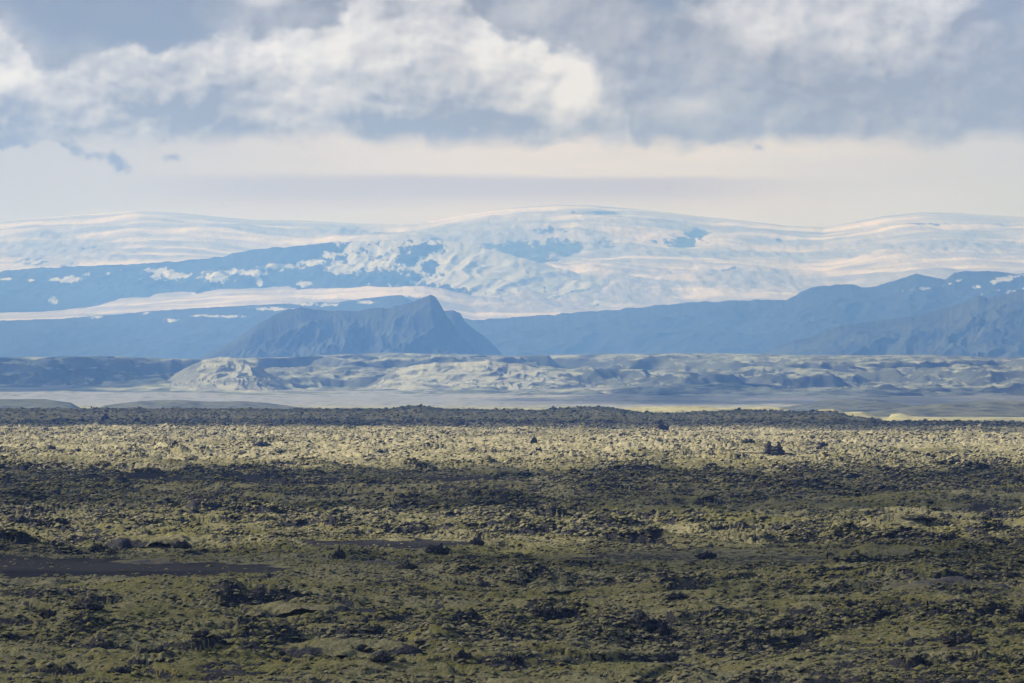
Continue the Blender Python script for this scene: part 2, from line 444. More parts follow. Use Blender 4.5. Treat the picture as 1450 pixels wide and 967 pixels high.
def unproject(px, py):
    """ground point seen at a photo pixel"""
    y = np.linspace(380, 5400, 6000)
    x = (px - CX) / F * y
    zr = CAMZ - (py - HY) / F * y
    zg = HL(x, y, False)
    i = np.argmax(zg >= zr) if (zg >= zr).any() else len(y) - 1
    return float(x[i]), float(y[i])

# ------------------------------------------------------------------ plain around and beyond the lava
def ground_material():
    m, q, out = new_mat("outwash_plain")
    p = q.n('ShaderNodeTexCoord').outputs['Object']
    s = q.vm('MULTIPLY', p, (1.0, 0.35, 1.0))
    n1 = q.noise(s, 0.004, 5, 0.55)
    n2 = q.noise(s, 0.03, 4, 0.6)
    yv = q.sep(p)[1]; xv = q.sep(p)[0]
    pale = q.mix(q.ss(n1, 0.35, 0.65), (0.17, 0.18, 0.16), (0.34, 0.33, 0.29))
    pale = q.mix(q.ss(q.m('ADD', xv, q.m('MULTIPLY', n1, 500.0)), 500.0, -100.0), pale, (0.30, 0.305, 0.29))
    green = q.mix(q.ss(n2, 0.35, 0.7), (0.40, 0.38, 0.18), (0.30, 0.30, 0.17))
    c = q.mix(q.ss(yv, 8800.0, 9800.0), green, pale)
    c = q.mix(q.ss(yv, 5600.0, 5300.0), c, (0.16, 0.15, 0.09))
    c = q.mix(q.ss(n2, 0.50, 0.64, 0.0, 0.7), c, (0.08, 0.085, 0.08))
    finish(q, out, c, 0.95, q.bump(n2, 0.4, 6.0), 0.1)
    return m
ys = np.concatenate([np.linspace(-2500, 5400, 40), np.linspace(5500, 15000, 300), np.linspace(15500, 47500, 40)])
us = np.linspace(-1, 1, 260)
YG = np.repeat(ys[:, None], 260, 1); XG = us[None, :] * (11000 * np.ones_like(YG))
us3 = np.sign(us) * np.abs(us) ** 2.2
XG = us3[None, :] * 9000 * np.ones_like(YG)
ZG = prof([(-3000, -3), (300, -3), (400, -9), (5500, -9), (7200, -7), (8800, -7), (9500, -2), (11000, 13), (12200, 30), (13500, 45), (15000, 50), (60000, 50)], YG)
ZG = ZG + 5.0 * fbm(XG / 900, YG / 1500, 4, 0.5, 81) * sstep(YG, 8500, 10500)
gr = tag(grid_obj("ground", XG, YG, ZG, ground_material()), kind='structure')

# ------------------------------------------------------------------ hills, mountains and ice
def slope_material(name, base, light, dark, patch=0.5, scale=0.01, bumpd=8.0, snow=False, flat_lit=True, n2s=3.0):
    m, q, out = new_mat(name)
    p = q.n('ShaderNodeTexCoord').outputs['Object']
    n1 = q.noise(p, scale, 5, 0.6)
    n2 = q.noise(q.vm('MULTIPLY', p, (1.0, 0.4, 3.0)), scale * n2s, 5, 0.6)
    nz = q.sep(q.n('ShaderNodeNewGeometry').outputs['Normal'])[2]
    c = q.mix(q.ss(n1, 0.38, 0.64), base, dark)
    f = q.m('ADD', q.m('MULTIPLY', q.m('SUBTRACT', n2, 0.5), 1.4), q.m('ADD', patch - 1.0, q.ss(nz, 0.86, 0.985) if flat_lit else 0.5))  # with flat_lit, sunlit tops are painted in the light colour
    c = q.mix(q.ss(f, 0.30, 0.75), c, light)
    if snow:
        sn = q.m('ADD', q.attr('snow'), q.m('MULTIPLY', q.m('SUBTRACT', q.noise(q.vm('MULTIPLY', p, (1.0, 0.16, 1.0)), scale * 8.0, 9, 0.74), 0.5), 3.4))
        c = q.mix(q.ss(sn, 0.46, 0.56), c, (0.44, 0.46, 0.54))
    finish(q, out, c, 0.95, q.bump(n2, 0.5, bumpd), 0.1)
    return m

def ridge_hill(name, pts, D, front, back, foot, mat, nx=420, ny=90, gully=0.25, gw=220.0, power=1.0, seed=0, cuts=0.0, jag=0.0, attrs=None):
    """a ridge whose crest passes through the outline points, with gullied slopes to both sides"""
    pts = np.array(pts, float)
    px = np.linspace(pts[0, 0], pts[-1, 0], nx)
    xr = (px - CX) / F * D
    top = CAMZ + (HY - np.interp(px, pts[:, 0], pts[:, 1])) / F * D
    if jag: top = top + jag * fbm(xr / 90, 0 * xr + 3.3, 4, 0.6, seed + 2)
    v = np.concatenate([np.linspace(-1, 0, ny), np.linspace(0, 1, ny // 3)[1:]])
    V = np.repeat(v[:, None], nx, 1); XR = np.repeat(xr[None, :], len(v), 0); TOP = np.repeat(top[None, :], len(v), 0)
    wig = 0.18 * front * gn(XR / (front * 0.9), 0 * XR, seed + 40) * (1 - np.abs(V))
    Yw = D + np.where(V < 0, V * front, V * back) + wig
    s = np.clip(1 - np.abs(V), 0, 1)
    warp = 60 * gn(XR / 300, Yw / 300, seed + 7)
    kk = max(3, nx // 14); ker = np.hanning(kk * 2 + 1); ker /= ker.sum()
    tsm = np.convolve(np.pad(top, kk, mode='edge'), ker, mode='valid')
    wcr = np.clip(1 - np.abs(V), 0, 1) ** 4
    TOP = TOP * wcr + tsm[None, :] * (1 - wcr)
    gl = ridged((XR + warp + (1 - s) * gw * 0.8) / gw, Yw / (gw * 4.5), 4, 0.55, seed)
    sp = s ** power
    h = foot + (TOP - foot) * sp
    env = np.clip(s * 4, 0, 1) * np.clip((1 - s) * 5, 0, 1)
    g2 = ridged((XR + 0.5 * warp + (1 - s) * gw * 0.5) / (gw * 0.27), Yw / (gw * 2.2), 3, 0.6, seed + 50)
    h = h - (TOP - foot) * gully * ((1 - gl) + 0.13 * (1 - g2)) * env
    if cuts:
        h = h + cuts * fbm(XR / (gw * 1.3), Yw / (gw * 1.3), 4, 0.55, seed + 20) * env
    h = np.where(np.abs(V) >= 0.999, foot - 15, h)
    # walk the perspective: keep bearing of each column constant along the depth
    Xw = XR / D * Yw
    o = grid_obj(name, Xw, Yw, h, mat, attrs(Xw, Yw, h) if attrs else None)
    return tag(o, kind='structure')

# --- the mid-ground hills with flat tops and gullied fronts
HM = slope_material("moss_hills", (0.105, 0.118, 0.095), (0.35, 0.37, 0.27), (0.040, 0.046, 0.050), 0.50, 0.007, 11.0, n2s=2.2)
ny_, nx_ = 400, 620
yv = np.linspace(10800, 16500, ny_)
YG = np.repeat(yv[:, None], nx_, 1)
XG = np.linspace(-0.135, 0.135, nx_)[None, :] * YG
env = prof([(10800, 0), (11300, 10), (12400, 34), (13600, 52), (14900, 76), (15600, 88), (16500, 60)], YG - 900 * sstep(-XG, -400, 500) * sstep(YG, 14500, 12500))
wx = XG + 120 * fbm(XG / 500, YG / 500, 2, .5, 90); wy = YG + 160 * fbm(XG / 450, YG / 450, 2, .5, 93)
big = fbm(wx / 720, wy / 1150, 4, 0.5, 101)
pl = sstep(big, -0.30, 0.22)
pl = 0.25 * np.clip(big + 0.6, 0, 1) + 0.75 * pl
gl = ridged((XG + YG * 0.35) / 130, YG / 420, 4, 0.6, 111)
edge = 4 * pl * (1 - pl)
ZG = prof([(11000, 12), (12200, 28), (13500, 42), (15000, 48), (60000, 48)], YG) + env * (0.15 + 1.05 * pl) - 40 * (1 - gl) * edge * np.clip(env / 30, 0, 1) \
    + 9 * fbm(XG / 110, YG / 170, 5, 0.6, 121) * np.clip(env / 25, 0, 1)
# never higher than the skyline they have in view
lim = CAMZ + (HY - prof([(-500, 503), (0, 505), (150, 503), (290, 508), (420, 505), (540, 498), (720, 503), (860, 500), (1010, 499), (1150, 503), (1300, 502), (1450, 505), (1900, 505)], CX + F * XG / YG)) / F * YG
over = ZG - (lim - 6)
ZG = np.where(over > 0, lim - 6 + 6 * (1 - np.exp(-over / 6.0)), ZG)
back = sstep(YG, 15300, 15700)
ZG = ZG * (1 - back) + (lim - 3) * back
ZG = ZG - 9 * (1 - sstep(YG, 10800, 11700))
ZG[-1] -= 200
hills = tag(grid_obj("hills", XG, YG, ZG, HM), kind='structure')

PH = slope_material("sunlit_eroded_hill", (0.19, 0.20, 0.165), (0.40, 0.40, 0.31), (0.085, 0.092, 0.086), 0.62, 0.009, 9.0, n2s=2.4)  # paler copy of moss_hills, with the sunlight painted into it
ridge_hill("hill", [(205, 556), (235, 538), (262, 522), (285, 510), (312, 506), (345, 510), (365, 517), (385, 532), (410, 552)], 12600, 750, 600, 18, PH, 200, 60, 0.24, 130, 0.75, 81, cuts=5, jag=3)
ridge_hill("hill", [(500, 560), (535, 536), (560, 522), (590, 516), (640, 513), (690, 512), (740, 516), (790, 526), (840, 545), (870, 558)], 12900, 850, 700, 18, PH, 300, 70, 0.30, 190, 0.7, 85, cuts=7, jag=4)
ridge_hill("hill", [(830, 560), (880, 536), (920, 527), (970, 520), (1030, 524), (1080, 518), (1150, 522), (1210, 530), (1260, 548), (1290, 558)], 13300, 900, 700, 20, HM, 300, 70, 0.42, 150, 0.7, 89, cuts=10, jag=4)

# --- low knolls in front of them
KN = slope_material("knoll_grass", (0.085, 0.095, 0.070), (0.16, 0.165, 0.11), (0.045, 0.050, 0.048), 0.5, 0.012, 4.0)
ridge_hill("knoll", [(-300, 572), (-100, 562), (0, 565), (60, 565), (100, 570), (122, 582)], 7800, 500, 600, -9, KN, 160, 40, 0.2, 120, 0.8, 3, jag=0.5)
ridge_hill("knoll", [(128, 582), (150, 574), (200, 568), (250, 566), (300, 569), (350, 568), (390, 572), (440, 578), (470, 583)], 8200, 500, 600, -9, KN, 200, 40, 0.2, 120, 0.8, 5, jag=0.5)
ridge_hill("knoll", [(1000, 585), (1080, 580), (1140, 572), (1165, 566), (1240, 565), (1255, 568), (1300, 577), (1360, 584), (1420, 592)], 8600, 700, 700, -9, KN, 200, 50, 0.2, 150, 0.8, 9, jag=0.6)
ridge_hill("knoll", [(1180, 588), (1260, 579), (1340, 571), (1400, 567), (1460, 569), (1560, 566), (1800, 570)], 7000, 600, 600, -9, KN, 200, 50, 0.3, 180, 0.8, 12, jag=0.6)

YE = slope_material("sunlit_grass", (0.40, 0.38, 0.17), (0.50, 0.46, 0.26), (0.22, 0.21, 0.10), 0.5, 0.03, 1.5)  # sunlight put into the colour: brighter grass for the lit strip
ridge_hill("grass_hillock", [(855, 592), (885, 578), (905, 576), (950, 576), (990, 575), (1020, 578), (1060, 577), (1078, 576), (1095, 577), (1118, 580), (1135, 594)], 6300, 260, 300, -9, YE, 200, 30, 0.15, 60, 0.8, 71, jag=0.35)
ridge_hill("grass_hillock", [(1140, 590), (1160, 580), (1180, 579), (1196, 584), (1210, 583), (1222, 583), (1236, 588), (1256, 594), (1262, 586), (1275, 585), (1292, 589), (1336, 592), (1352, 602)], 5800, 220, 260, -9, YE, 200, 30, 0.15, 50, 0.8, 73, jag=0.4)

# --- the sharp tuff peak
PK = slope_material("tuff_mountain", (0.046, 0.056, 0.050), (0.085, 0.105, 0.072), (0.018, 0.022, 0.028), 0.42, 0.0035, 14.0, flat_lit=False)
ridge_hill("mountain", [(255, 522), (300, 497), (330, 482), (360, 462), (385, 448), (400, 441), (425, 436), (470, 441), (505, 440), (530, 436), (548, 437), (560, 433), (585, 428), (598, 421), (610, 417), (617, 422), (624, 433), (631, 446), (640, 457), (649, 472), (663, 485), (680, 498), (697, 512)],
           21000, 1700, 1500, 40, PK, 460, 120, 0.34, 300, 0.85, 17, cuts=22, jag=5)
BK = slope_material("basalt_ridge", (0.026, 0.032, 0.042), (0.045, 0.05, 0.05), (0.016, 0.020, 0.028), 0.40, 0.0022, 20.0, flat_lit=False)
ridge_hill("mountain", [(560, 470), (590, 452), (620, 440), (642, 438), (652, 443), (658, 455), (690, 480), (720, 510)], 23000, 1200, 1200, 40, BK, 160, 50, 0.3, 260, 0.7, 19, jag=4)
# --- dark mountain at the right, and the long range behind it
ridge_hill("mountain", [(1040, 512), (1090, 494), (1130, 480), (1170, 468), (1200, 457), (1240, 452), (1280, 448), (1310, 441), (1345, 434), (1370, 424), (1385, 418), (1400, 421), (1430, 413), (1450, 407), (1520, 390), (1650, 380), (1800, 385)],
           22500, 3200, 2500, 40, PK, 460, 120, 0.30, 360, 0.9, 23, cuts=25, jag=6)
def snow_right(x, y, z):
    px = CX + F * x / y; py = HY - F * (z - CAMZ) / y
    s = np.zeros_like(px)
    for cx, cy, rx, ry, k in ((1300, 409, 28, 3, -0.10), (1420, 396, 60, 6, -0.25), (1350, 400, 30, 3, -0.35), (1440, 411, 34, 5, -0.1), (1395, 415, 50, 4, -.25)):
        s = np.maximum(s, np.exp(-(((px - cx) / rx) ** 2 + ((py - cy + (px - cx) * -k) / ry) ** 2)))
    return {'snow': s * 0.85 - 0.30 + 0.0 * s}
BS = slope_material("basalt_range_with_snow", (0.026, 0.032, 0.042), (0.040, 0.048, 0.056), (0.016, 0.020, 0.028), 0.4, 0.0018, 24.0, snow=True, flat_lit=False)
ridge_hill("mountain_range", [(600, 458), (660, 456), (720, 452), (800, 446), (870, 441), (940, 434), (1000, 429), (1060, 427), (1112, 426), (1135, 415), (1150, 408), (1180, 404), (1205, 403), (1222, 408), (1245, 405), (1270, 396), (1297, 388), (1312, 391), (1338, 396), (1352, 386), (1380, 383), (1410, 384), (1440, 387), (1460, 384), (1560, 378), (1800, 385)],
           30000, 4800, 1500, 40, BS, 560, 110, 0.16, 700, 0.62, 29, cuts=30, jag=7, attrs=snow_right)
# --- ridge under the left glacier tongue
def snow_left(x, y, z):
    px = CX + F * x / y; py = HY - F * (z - CAMZ) / y
    s = np.zeros_like(px)
    for cx, cy, rx, ry in ((243, 453, 22, 5), (200, 443, 26, 3), (290, 447, 30, 3), (330, 448, 30, 3), (465, 432, 26, 4), (430, 430, 60, 5), (380, 437, 50, 4), (140, 449, 24, 3), (520, 428, 26, 4)):
        s = np.maximum(s, np.exp(-(((px - cx) / rx) ** 2 + ((py - cy) / ry) ** 2)))
    return {'snow': s * 0.95 - 0.30}
ridge_hill("mountain_range", [(-400, 470), (-100, 458), (0, 455), (90, 452), (150, 447), (210, 441), (270, 437), (340, 433), (410, 429), (480, 427), (540, 419), (570, 417), (580, 424), (620, 440), (680, 456)],
           31000, 4800, 1500, 40, BS, 520, 110, 0.10, 800, 0.62, 37, cuts=25, jag=4, attrs=snow_left)
# --- dark plateau above the tongue
def snow_plateau(x, y, z):
    px = CX + F * x / y; py = HY - F * (z - CAMZ) / y
    s = np.zeros_like(px)
    for cx, cy, rx, ry in ((92, 396, 26, 7), (120, 388, 12, 5), (150, 387, 8, 4), (170, 383, 6, 3), (240, 390, 44, 10), (225, 384, 20, 6), (305, 392, 34, 13), (350, 386, 60, 8), (400, 378, 50, 7), (440, 372, 40, 8),
                           (300, 408, 10, 8), (270, 417, 20, 4), (345, 415, 40, 4), (430, 402, 26, 7), (75, 425, 10, 8), (480, 380, 40, 16), (500, 362, 50, 12), (10, 395, 14, 3), (48, 397, 14, 3), (368, 397, 6, 10)):
        s = np.maximum(s, np.exp(-(((px - cx) / rx) ** 2 + ((py - cy) / ry) ** 2)))
    s = np.maximum(s, 0.95 * sstep(px, 450, 500) * (1 - sstep(py, 398, 412)) + 0.9 * sstep(px, 620, 680))
    for cx, cy, rx, ry in ((545, 392, 48, 8), (478, 398, 34, 6), (600, 352, 26, 7), (580, 366, 16, 7), (606, 378, 9, 10), (440, 350, 26, 3)):
        s = s - 0.85 * np.exp(-(((px - cx) / rx) ** 2 + ((py - cy) / ry) ** 2))
    return {'snow': s * 1.0 - 0.25}
ridge_hill("mountain_range", [(-400, 392), (-100, 386), (0, 384), (50, 379), (110, 377), (180, 374), (240, 370), (290, 366), (315, 363), (335, 356), (380, 351), (430, 347), (470, 343), (530, 340), (590, 338), (640, 342), (700, 355), (760, 371), (820, 387), (880, 402), (950, 420)],
           36000, 1700, 1500, 600, BS, 560, 130, 0.14, 500, 0.8, 43, cuts=25, jag=8, attrs=snow_plateau)

# --- the ice cap and its outlet glaciers
def ice_material():
    m, q, out = new_mat("glacier_ice")
    p = q.n('ShaderNodeTexCoord').outputs['Object']
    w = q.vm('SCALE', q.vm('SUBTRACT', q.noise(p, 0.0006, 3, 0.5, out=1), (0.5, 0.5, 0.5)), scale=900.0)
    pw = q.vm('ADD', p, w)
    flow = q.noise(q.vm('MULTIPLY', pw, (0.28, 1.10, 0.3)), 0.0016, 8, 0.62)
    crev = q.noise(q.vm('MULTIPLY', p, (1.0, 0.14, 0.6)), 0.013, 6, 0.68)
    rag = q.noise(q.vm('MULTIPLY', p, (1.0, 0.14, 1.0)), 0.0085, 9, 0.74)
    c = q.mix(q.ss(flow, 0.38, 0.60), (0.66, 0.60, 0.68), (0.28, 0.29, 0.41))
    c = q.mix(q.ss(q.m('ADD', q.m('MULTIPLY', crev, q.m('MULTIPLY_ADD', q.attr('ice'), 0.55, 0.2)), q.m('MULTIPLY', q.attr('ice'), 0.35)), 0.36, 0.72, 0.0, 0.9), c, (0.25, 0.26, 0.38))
    r = q.m('ADD', q.attr('rock'), q.m('MULTIPLY', q.m('SUBTRACT', rag, 0.5), 3.2))
    c = q.mix(q.ss(r, 0.40, 0.56), c, (0.030, 0.038, 0.05))
    finish(q, out, c, 0.75, q.bump(q.m('ADD', q.m('MULTIPLY', crev, 0.7), flow), 0.6, 34.0), 0.3)
    return m
nx_, ny_ = 640, 420
sky_line = [(-500, 330), (-200, 318), (0, 313), (90, 306), (150, 301), (195, 298), (250, 301), (310, 307), (360, 311), (420, 312), (500, 316), (560, 317), (600, 312), (640, 306), (680, 300), (730, 294), (790, 290), (840, 291), (880, 294), (930, 299), (1000, 307), (1060, 313), (1110, 319), (1165, 322), (1200, 316), (1250, 306), (1300, 301), (1350, 301), (1400, 304), (1450, 306), (1600, 300), (1900, 320)]
foot_line = [(-500, 455), (0, 455), (300, 446), (480, 440), (600, 446), (675, 458), (900, 452), (1900, 430)]
uv = np.linspace(-0.14, 0.14, nx_); vv = np.linspace(0, 1.12, ny_)
U, V = np.meshgrid(uv, vv)
PX = CX + F * U
topY = prof(sky_line, PX); footY = prof(foot_line, PX)
wv = V + 0.02 * fbm(U * 60, V * 9, 3, 0.5, 150)
step = 0.5 * np.clip(wv, 0, 2) + 0.5 * (sstep(wv, 0.18, 0.52) * 0.55 + sstep(wv, 0.60, 0.96) * 0.45)
Vc = np.clip(step, 0, 1)
Yd = 31500 + 13500 * V
lift = prof([(0, 0), (200, 5), (480, 19), (600, 23), (720, 14), (950, 0)], PX) * sstep(V, 0.0, 0.18) * (1 - sstep(V, 0.24, 0.60))
ang = (HY - (footY + (topY - footY) * Vc) + lift) / F
Z = CAMZ + ang * Yd
Z = np.where(V > 1, Z - (V - 1) * 6000, Z)
Xw = U * Yd
mid = np.clip(V * 6, 0, 1) * np.clip((1 - V) * 7, 0, 1)
Z = Z + mid * (34 * fbm(Xw / 1300, Yd / 2600, 4, 0.5, 160) + 16 * fbm(Xw / 1500, Yd / 620, 4, 0.55, 165))
PY = HY - F * (Z - CAMZ) / Yd
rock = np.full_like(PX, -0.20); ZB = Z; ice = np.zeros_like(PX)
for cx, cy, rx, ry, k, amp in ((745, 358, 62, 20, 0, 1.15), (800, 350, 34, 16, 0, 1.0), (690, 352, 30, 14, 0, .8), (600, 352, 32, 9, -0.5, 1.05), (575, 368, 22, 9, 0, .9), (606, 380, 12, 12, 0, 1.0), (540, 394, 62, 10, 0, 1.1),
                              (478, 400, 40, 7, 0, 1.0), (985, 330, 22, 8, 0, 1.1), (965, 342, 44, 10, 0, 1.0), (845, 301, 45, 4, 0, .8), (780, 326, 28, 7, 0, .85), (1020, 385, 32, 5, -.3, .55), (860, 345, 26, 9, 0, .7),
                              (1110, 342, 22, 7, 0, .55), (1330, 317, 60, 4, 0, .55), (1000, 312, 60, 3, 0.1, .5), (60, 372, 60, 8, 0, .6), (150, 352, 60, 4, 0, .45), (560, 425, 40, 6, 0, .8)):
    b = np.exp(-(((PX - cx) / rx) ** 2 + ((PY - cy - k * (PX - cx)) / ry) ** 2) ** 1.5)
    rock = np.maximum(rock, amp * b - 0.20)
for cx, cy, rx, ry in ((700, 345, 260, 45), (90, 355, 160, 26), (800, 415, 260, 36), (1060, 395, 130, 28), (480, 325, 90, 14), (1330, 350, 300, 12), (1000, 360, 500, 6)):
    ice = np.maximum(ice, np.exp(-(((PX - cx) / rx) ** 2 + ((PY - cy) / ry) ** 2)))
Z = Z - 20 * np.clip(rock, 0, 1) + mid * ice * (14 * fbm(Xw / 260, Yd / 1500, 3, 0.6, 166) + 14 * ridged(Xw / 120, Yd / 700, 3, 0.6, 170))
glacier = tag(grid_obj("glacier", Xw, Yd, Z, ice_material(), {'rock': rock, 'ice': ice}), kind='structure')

# ------------------------------------------------------------------ rocks
def blob_mesh(name, seed, sub=3, rough=0.35, scale=(1, 1, 1), freq=1.6, nplanes=7, smooth=False, mat=None):
    rs = random.Random(seed)
    bm = bmesh.new()
    bmesh.ops.create_icosphere(bm, subdivisions=sub, radius=1.0)
    from mathutils import noise as mn
    off = Vector((rs.uniform(-50, 50), rs.uniform(-50, 50), rs.uniform(-50, 50)))
    # chop with random planes first: broken lava has facets
    planes = []
    for k in range(nplanes):
        nrm = Vector((rs.uniform(-1, 1), rs.uniform(-1, 1), rs.uniform(-0.4, 1))).normalized()
        planes.append((nrm, rs.uniform(0.55, 0.9)))
    for v in bm.verts:
        p = v.co.normalized()
        r = 1.0
        for nrm, dd in planes:
            q = p.dot(nrm)
            if q * r > dd: r = dd / q
        r *= 1 + rough * (mn.fractal(p * freq + off, 1.0, 2.1, 4) * 0.9)
        r *= 1 - rough * 0.5 * abs(mn.noise(p * freq * 3 + off))
        v.co = Vector((p.x * r * scale[0], p.y * r * scale[1], p.z * r * scale[2]))
    me = bpy.data.meshes.new(name)
    bm.to_mesh(me); bm.free()
    me.polygons.foreach_set('use_smooth', [smooth] * len(me.polygons))
    me.materials.append(mat)
    return me
def thing(name, me, loc, rz, s, label, cat, group=None):
    o = bpy.data.objects.new(name, me); COL.objects.link(o)
    o.location = loc; o.rotation_euler = (0, 0, rz); o.scale = s
    return tag(o, label, cat, group)

def crag_mesh(name, seed, n=7, mat=None, spread=1.0, sub=3):
    """a jagged outcrop: several broken blocks grown together along a spine"""
    rs = random.Random(seed)
    from mathutils import noise as mn
    V, Fc = [], []
    for k in range(n):
        bm = bmesh.new(); bmesh.ops.create_icosphere(bm, subdivisions=sub, radius=1.0)
        u = (k + 0.5) / n * 2 - 1
        c = Vector((u * spread, rs.uniform(-.22, .22), rs.uniform(-0.1, 0.15) * (1 - abs(u))))
        s = Vector((rs.uniform(.28, .5), rs.uniform(.3, .5), rs.uniform(.35, .95) * (1.1 - 0.7 * abs(u))))
        off = Vector((rs.uniform(-50, 50),) * 3)
        lean = rs.uniform(-.35, .35)
        b = len(V)
        for v in bm.verts:
            p = v.co.normalized()
            r = 1 + 0.55 * mn.fractal(p * 1.7 + off, 1.0, 2.2, 4) - 0.25 * abs(mn.noise(p * 5 + off))
            w = Vector((p.x * r * s.x, p.y * r * s.y, p.z * r * s.z))
            w.x += lean * w.z
            V.append(c + w)
        Fc += [[b + vv.index for vv in f.verts] for f in bm.faces]
        bm.free()
    me = bpy.data.meshes.new(name); me.from_pydata([tuple(v) for v in V], [], Fc)
    me.materials.append(mat)
    return me

crags = [crag_mesh("lava_outcrop", 100 + i, 5 + i % 4, M_OUT) for i in range(7)]
# photo column, row of the foot, width and height in photo pixels, label
OUT = [
 (662, 888, 62, 26, "broad black lava crag with two humps in the centre foreground"),
 (775, 884, 44, 13, "low black lava crag at the left end of the long dark scarp"),
 (830, 886, 70, 12, "long low black scarp under a moss-capped ledge"),
 (905, 897, 74, 20, "long black lava scarp stepping down to a blunt right end"),
 (940, 908, 26, 22, "blunt black lava bluff ending the long scarp"),
 (1448, 888, 22, 26, "black lava bluff cut by the right edge of the photo"),
 (68, 880, 26, 11, "rounded dark lava hump on the left foreground moss"),
 (288, 912, 30, 10, "low dark lava hump beside a smooth moss mat at the left"),
 (220, 935, 54, 16, "moss-topped lava dome with a dark right side, lower left"),
 (175, 956, 36, 9, "dark lava lip near the bottom left"),
 (120, 866, 50, 12, "moss-streaked lava rise with a dark crest at the left"),
 (55, 748, 40, 13, "black lava crag on the skyline of the left hummock"),
 (30, 742, 40, 10, "dark lava shelf above the left hummock"),
 (140, 783, 26, 14, "dark crag in the moss above the black sand"),
 (258, 778, 30, 12, "dark crag beside a pale bare patch above the black sand"),
 (620, 786, 34, 12, "black lava crag at the right end of the sand bank"),
 (675, 772, 20, 11, "small pointed black crag on pale moss"),
 (575, 808, 30, 12, "dark lava crag on the end of the sand ridge"),
 (755, 752, 26, 9, "dark lava crag low in the moss left of centre right"),
 (1000, 792, 30, 9, "dark crag at the edge of the sunlit moss band"),
 (1130, 752, 70, 12, "wide dark lava ridge in the shaded moss at the right"),
 (1300, 741, 60, 7, "thin dark lava shelf in the grey flat at the right"),
 (1345, 768, 34, 12, "jagged dark lava knot right of the grey flat"),
 (1262, 800, 34, 10, "dark rock rib above the smooth grey dome"),
 (1175, 842, 24, 8, "small dark crag beside the left end of the grey dome"),
 (1205, 864, 20, 9, "dark crag on the smooth moss mat at the right"),
 (1245, 877, 24, 11, "dark crag below the smooth moss mat at the right"),
 (1385, 858, 40, 11, "slanting dark lava lip on a moss mound at the far right"),
 (1110, 895, 50, 12, "moss hump with a shaded lava foot, right foreground"),
 (395, 917, 22, 8, "small black crag in the moss mat left of centre"),
 (570, 917, 26, 11, "knobbly lava crag below the centre moss mat"),
 (540, 944, 34, 11, "row of dark lava knobs at the bottom centre"),
 (655, 938, 26, 13, "dark lava horn near the bottom centre"),
 (480, 793, 18, 18, "dark leaning crag left of the sand ridge"),
 (728, 940, 30, 13, "dark lava hollow edge near the bottom, left of the round cushion"),
 (960, 850, 36, 9, "dark crag on the mossy slope right of centre"),
 (1365, 915, 60, 12, "dark lava bank in the right foreground"),
 (370, 633, 26, 9, "dark lava knot on the sunlit band at the left"),
 (219, 633, 5, 8, "narrow dark pinnacle left of a rounder knob on the sunlit band"),
 (248, 630, 9, 6, "rounder dark knob right of the narrow pinnacle"),
 (756, 628, 9, 12, "small dark pinnacle on the sunlit band at the centre"),
 (1322, 650, 9, 7, "small dark knob on the sunlit band at the right"),
 (1060, 627, 20, 5, "low dark crag just left of the twin spires"),
 (1165, 632, 16, 5, "low dark crag right of the twin spires"),
 (149, 594, 12, 8, "dark crag on the shaded far edge of the lava at the left"),
 (783, 579, 12, 4, "dark lava knob on the skyline of the far lava edge"),
 (938, 608, 20, 10, "dark lava knot on the shaded far slope right of centre"),
]
outs = []
rs = random.Random(5)
for i, (px, py, w, h, lab) in enumerate(OUT):
    x, y = unproject(px, py)
    W = w / F * y; Hh = h / F * y
    z = float(HL(x, y, False))
    o = thing("lava_outcrop", crags[i % 7], (x, y + W * 0.1, z + 0.35), rs.uniform(-.25, .25), (W * 0.42, max(W * 0.4, 0.8), Hh * 1.0),
              lab, "lava outcrop", "lava outcrops in the moss")
    outs.append(o)

# twin spires on the sunlit band
x, y = unproject(1096, 645)
k = y / F
z0 = float(HL(x, y, False))
root = bpy.data.objects.new("lava_spires", None); COL.objects.link(root)
root.location = (x, y, z0 + 3 * k)
tag(root, "pair of dark lava spires on a crumbling mound in the sunlit band", "rock spires")
def spire(name, cx, w, h, seed, lean, mat, twist=0.0):
    from mathutils import noise as mn
    ns, nr = 20, 22
    V, Fc = [], []
    for j in range(nr + 1):
        tt = j / nr
        r = w * 0.5 * ((1 - tt) ** 0.75 * 0.95 + 0.05 * (1 - tt)) * (1 + 0.12 * math.sin(j * 1.9 + seed))
        for a in range(ns):
            an = a / ns * 2 * math.pi
            p = Vector((math.cos(an), math.sin(an), tt * 3.0))
            rr = r * (1 + 0.5 * mn.fractal(p * 1.2 + Vector((seed, 0, 0)), 1.0, 2.1, 4))
            V.append((cx + rr * math.cos(an) + lean * tt * h, rr * 0.9 * math.sin(an), tt * h - 1.0))
    for j in range(nr):
        for a in range(ns):
            b = (a + 1) % ns
            Fc.append([j * ns + a, j * ns + b, (j + 1) * ns + b, (j + 1) * ns + a])
    return mesh_obj(name, V, Fc, mat, root, smooth=False)
spire("spire", -7.5 * k, 20 * k, 22 * k, 3.0, 0.02, M_ROCK)
spire("spire", 8.0 * k, 15 * k, 21 * k, 9.0, -0.06, M_ROCK)
M_TUFF = block_material("crumbled_tuff", 0.55, 0.05)
mo = bpy.data.objects.new("mound", blob_mesh("mound", 55, 4, 0.30, (18 * k, 9 * k, 14 * k), 1.8, mat=M_TUFF)); COL.objects.link(mo); mo.parent = root
mo.location = (0, 1 * k, -1.5 * k)
sl = bpy.data.objects.new("scree_slope", blob_mesh("scree_slope", 58, 4, 0.34, (46 * k, 14 * k, 6 * k), 2.2, mat=M_RUB)); COL.objects.link(sl); sl.parent = root
sl.location = (-16 * k, 2 * k, -2.0 * k)

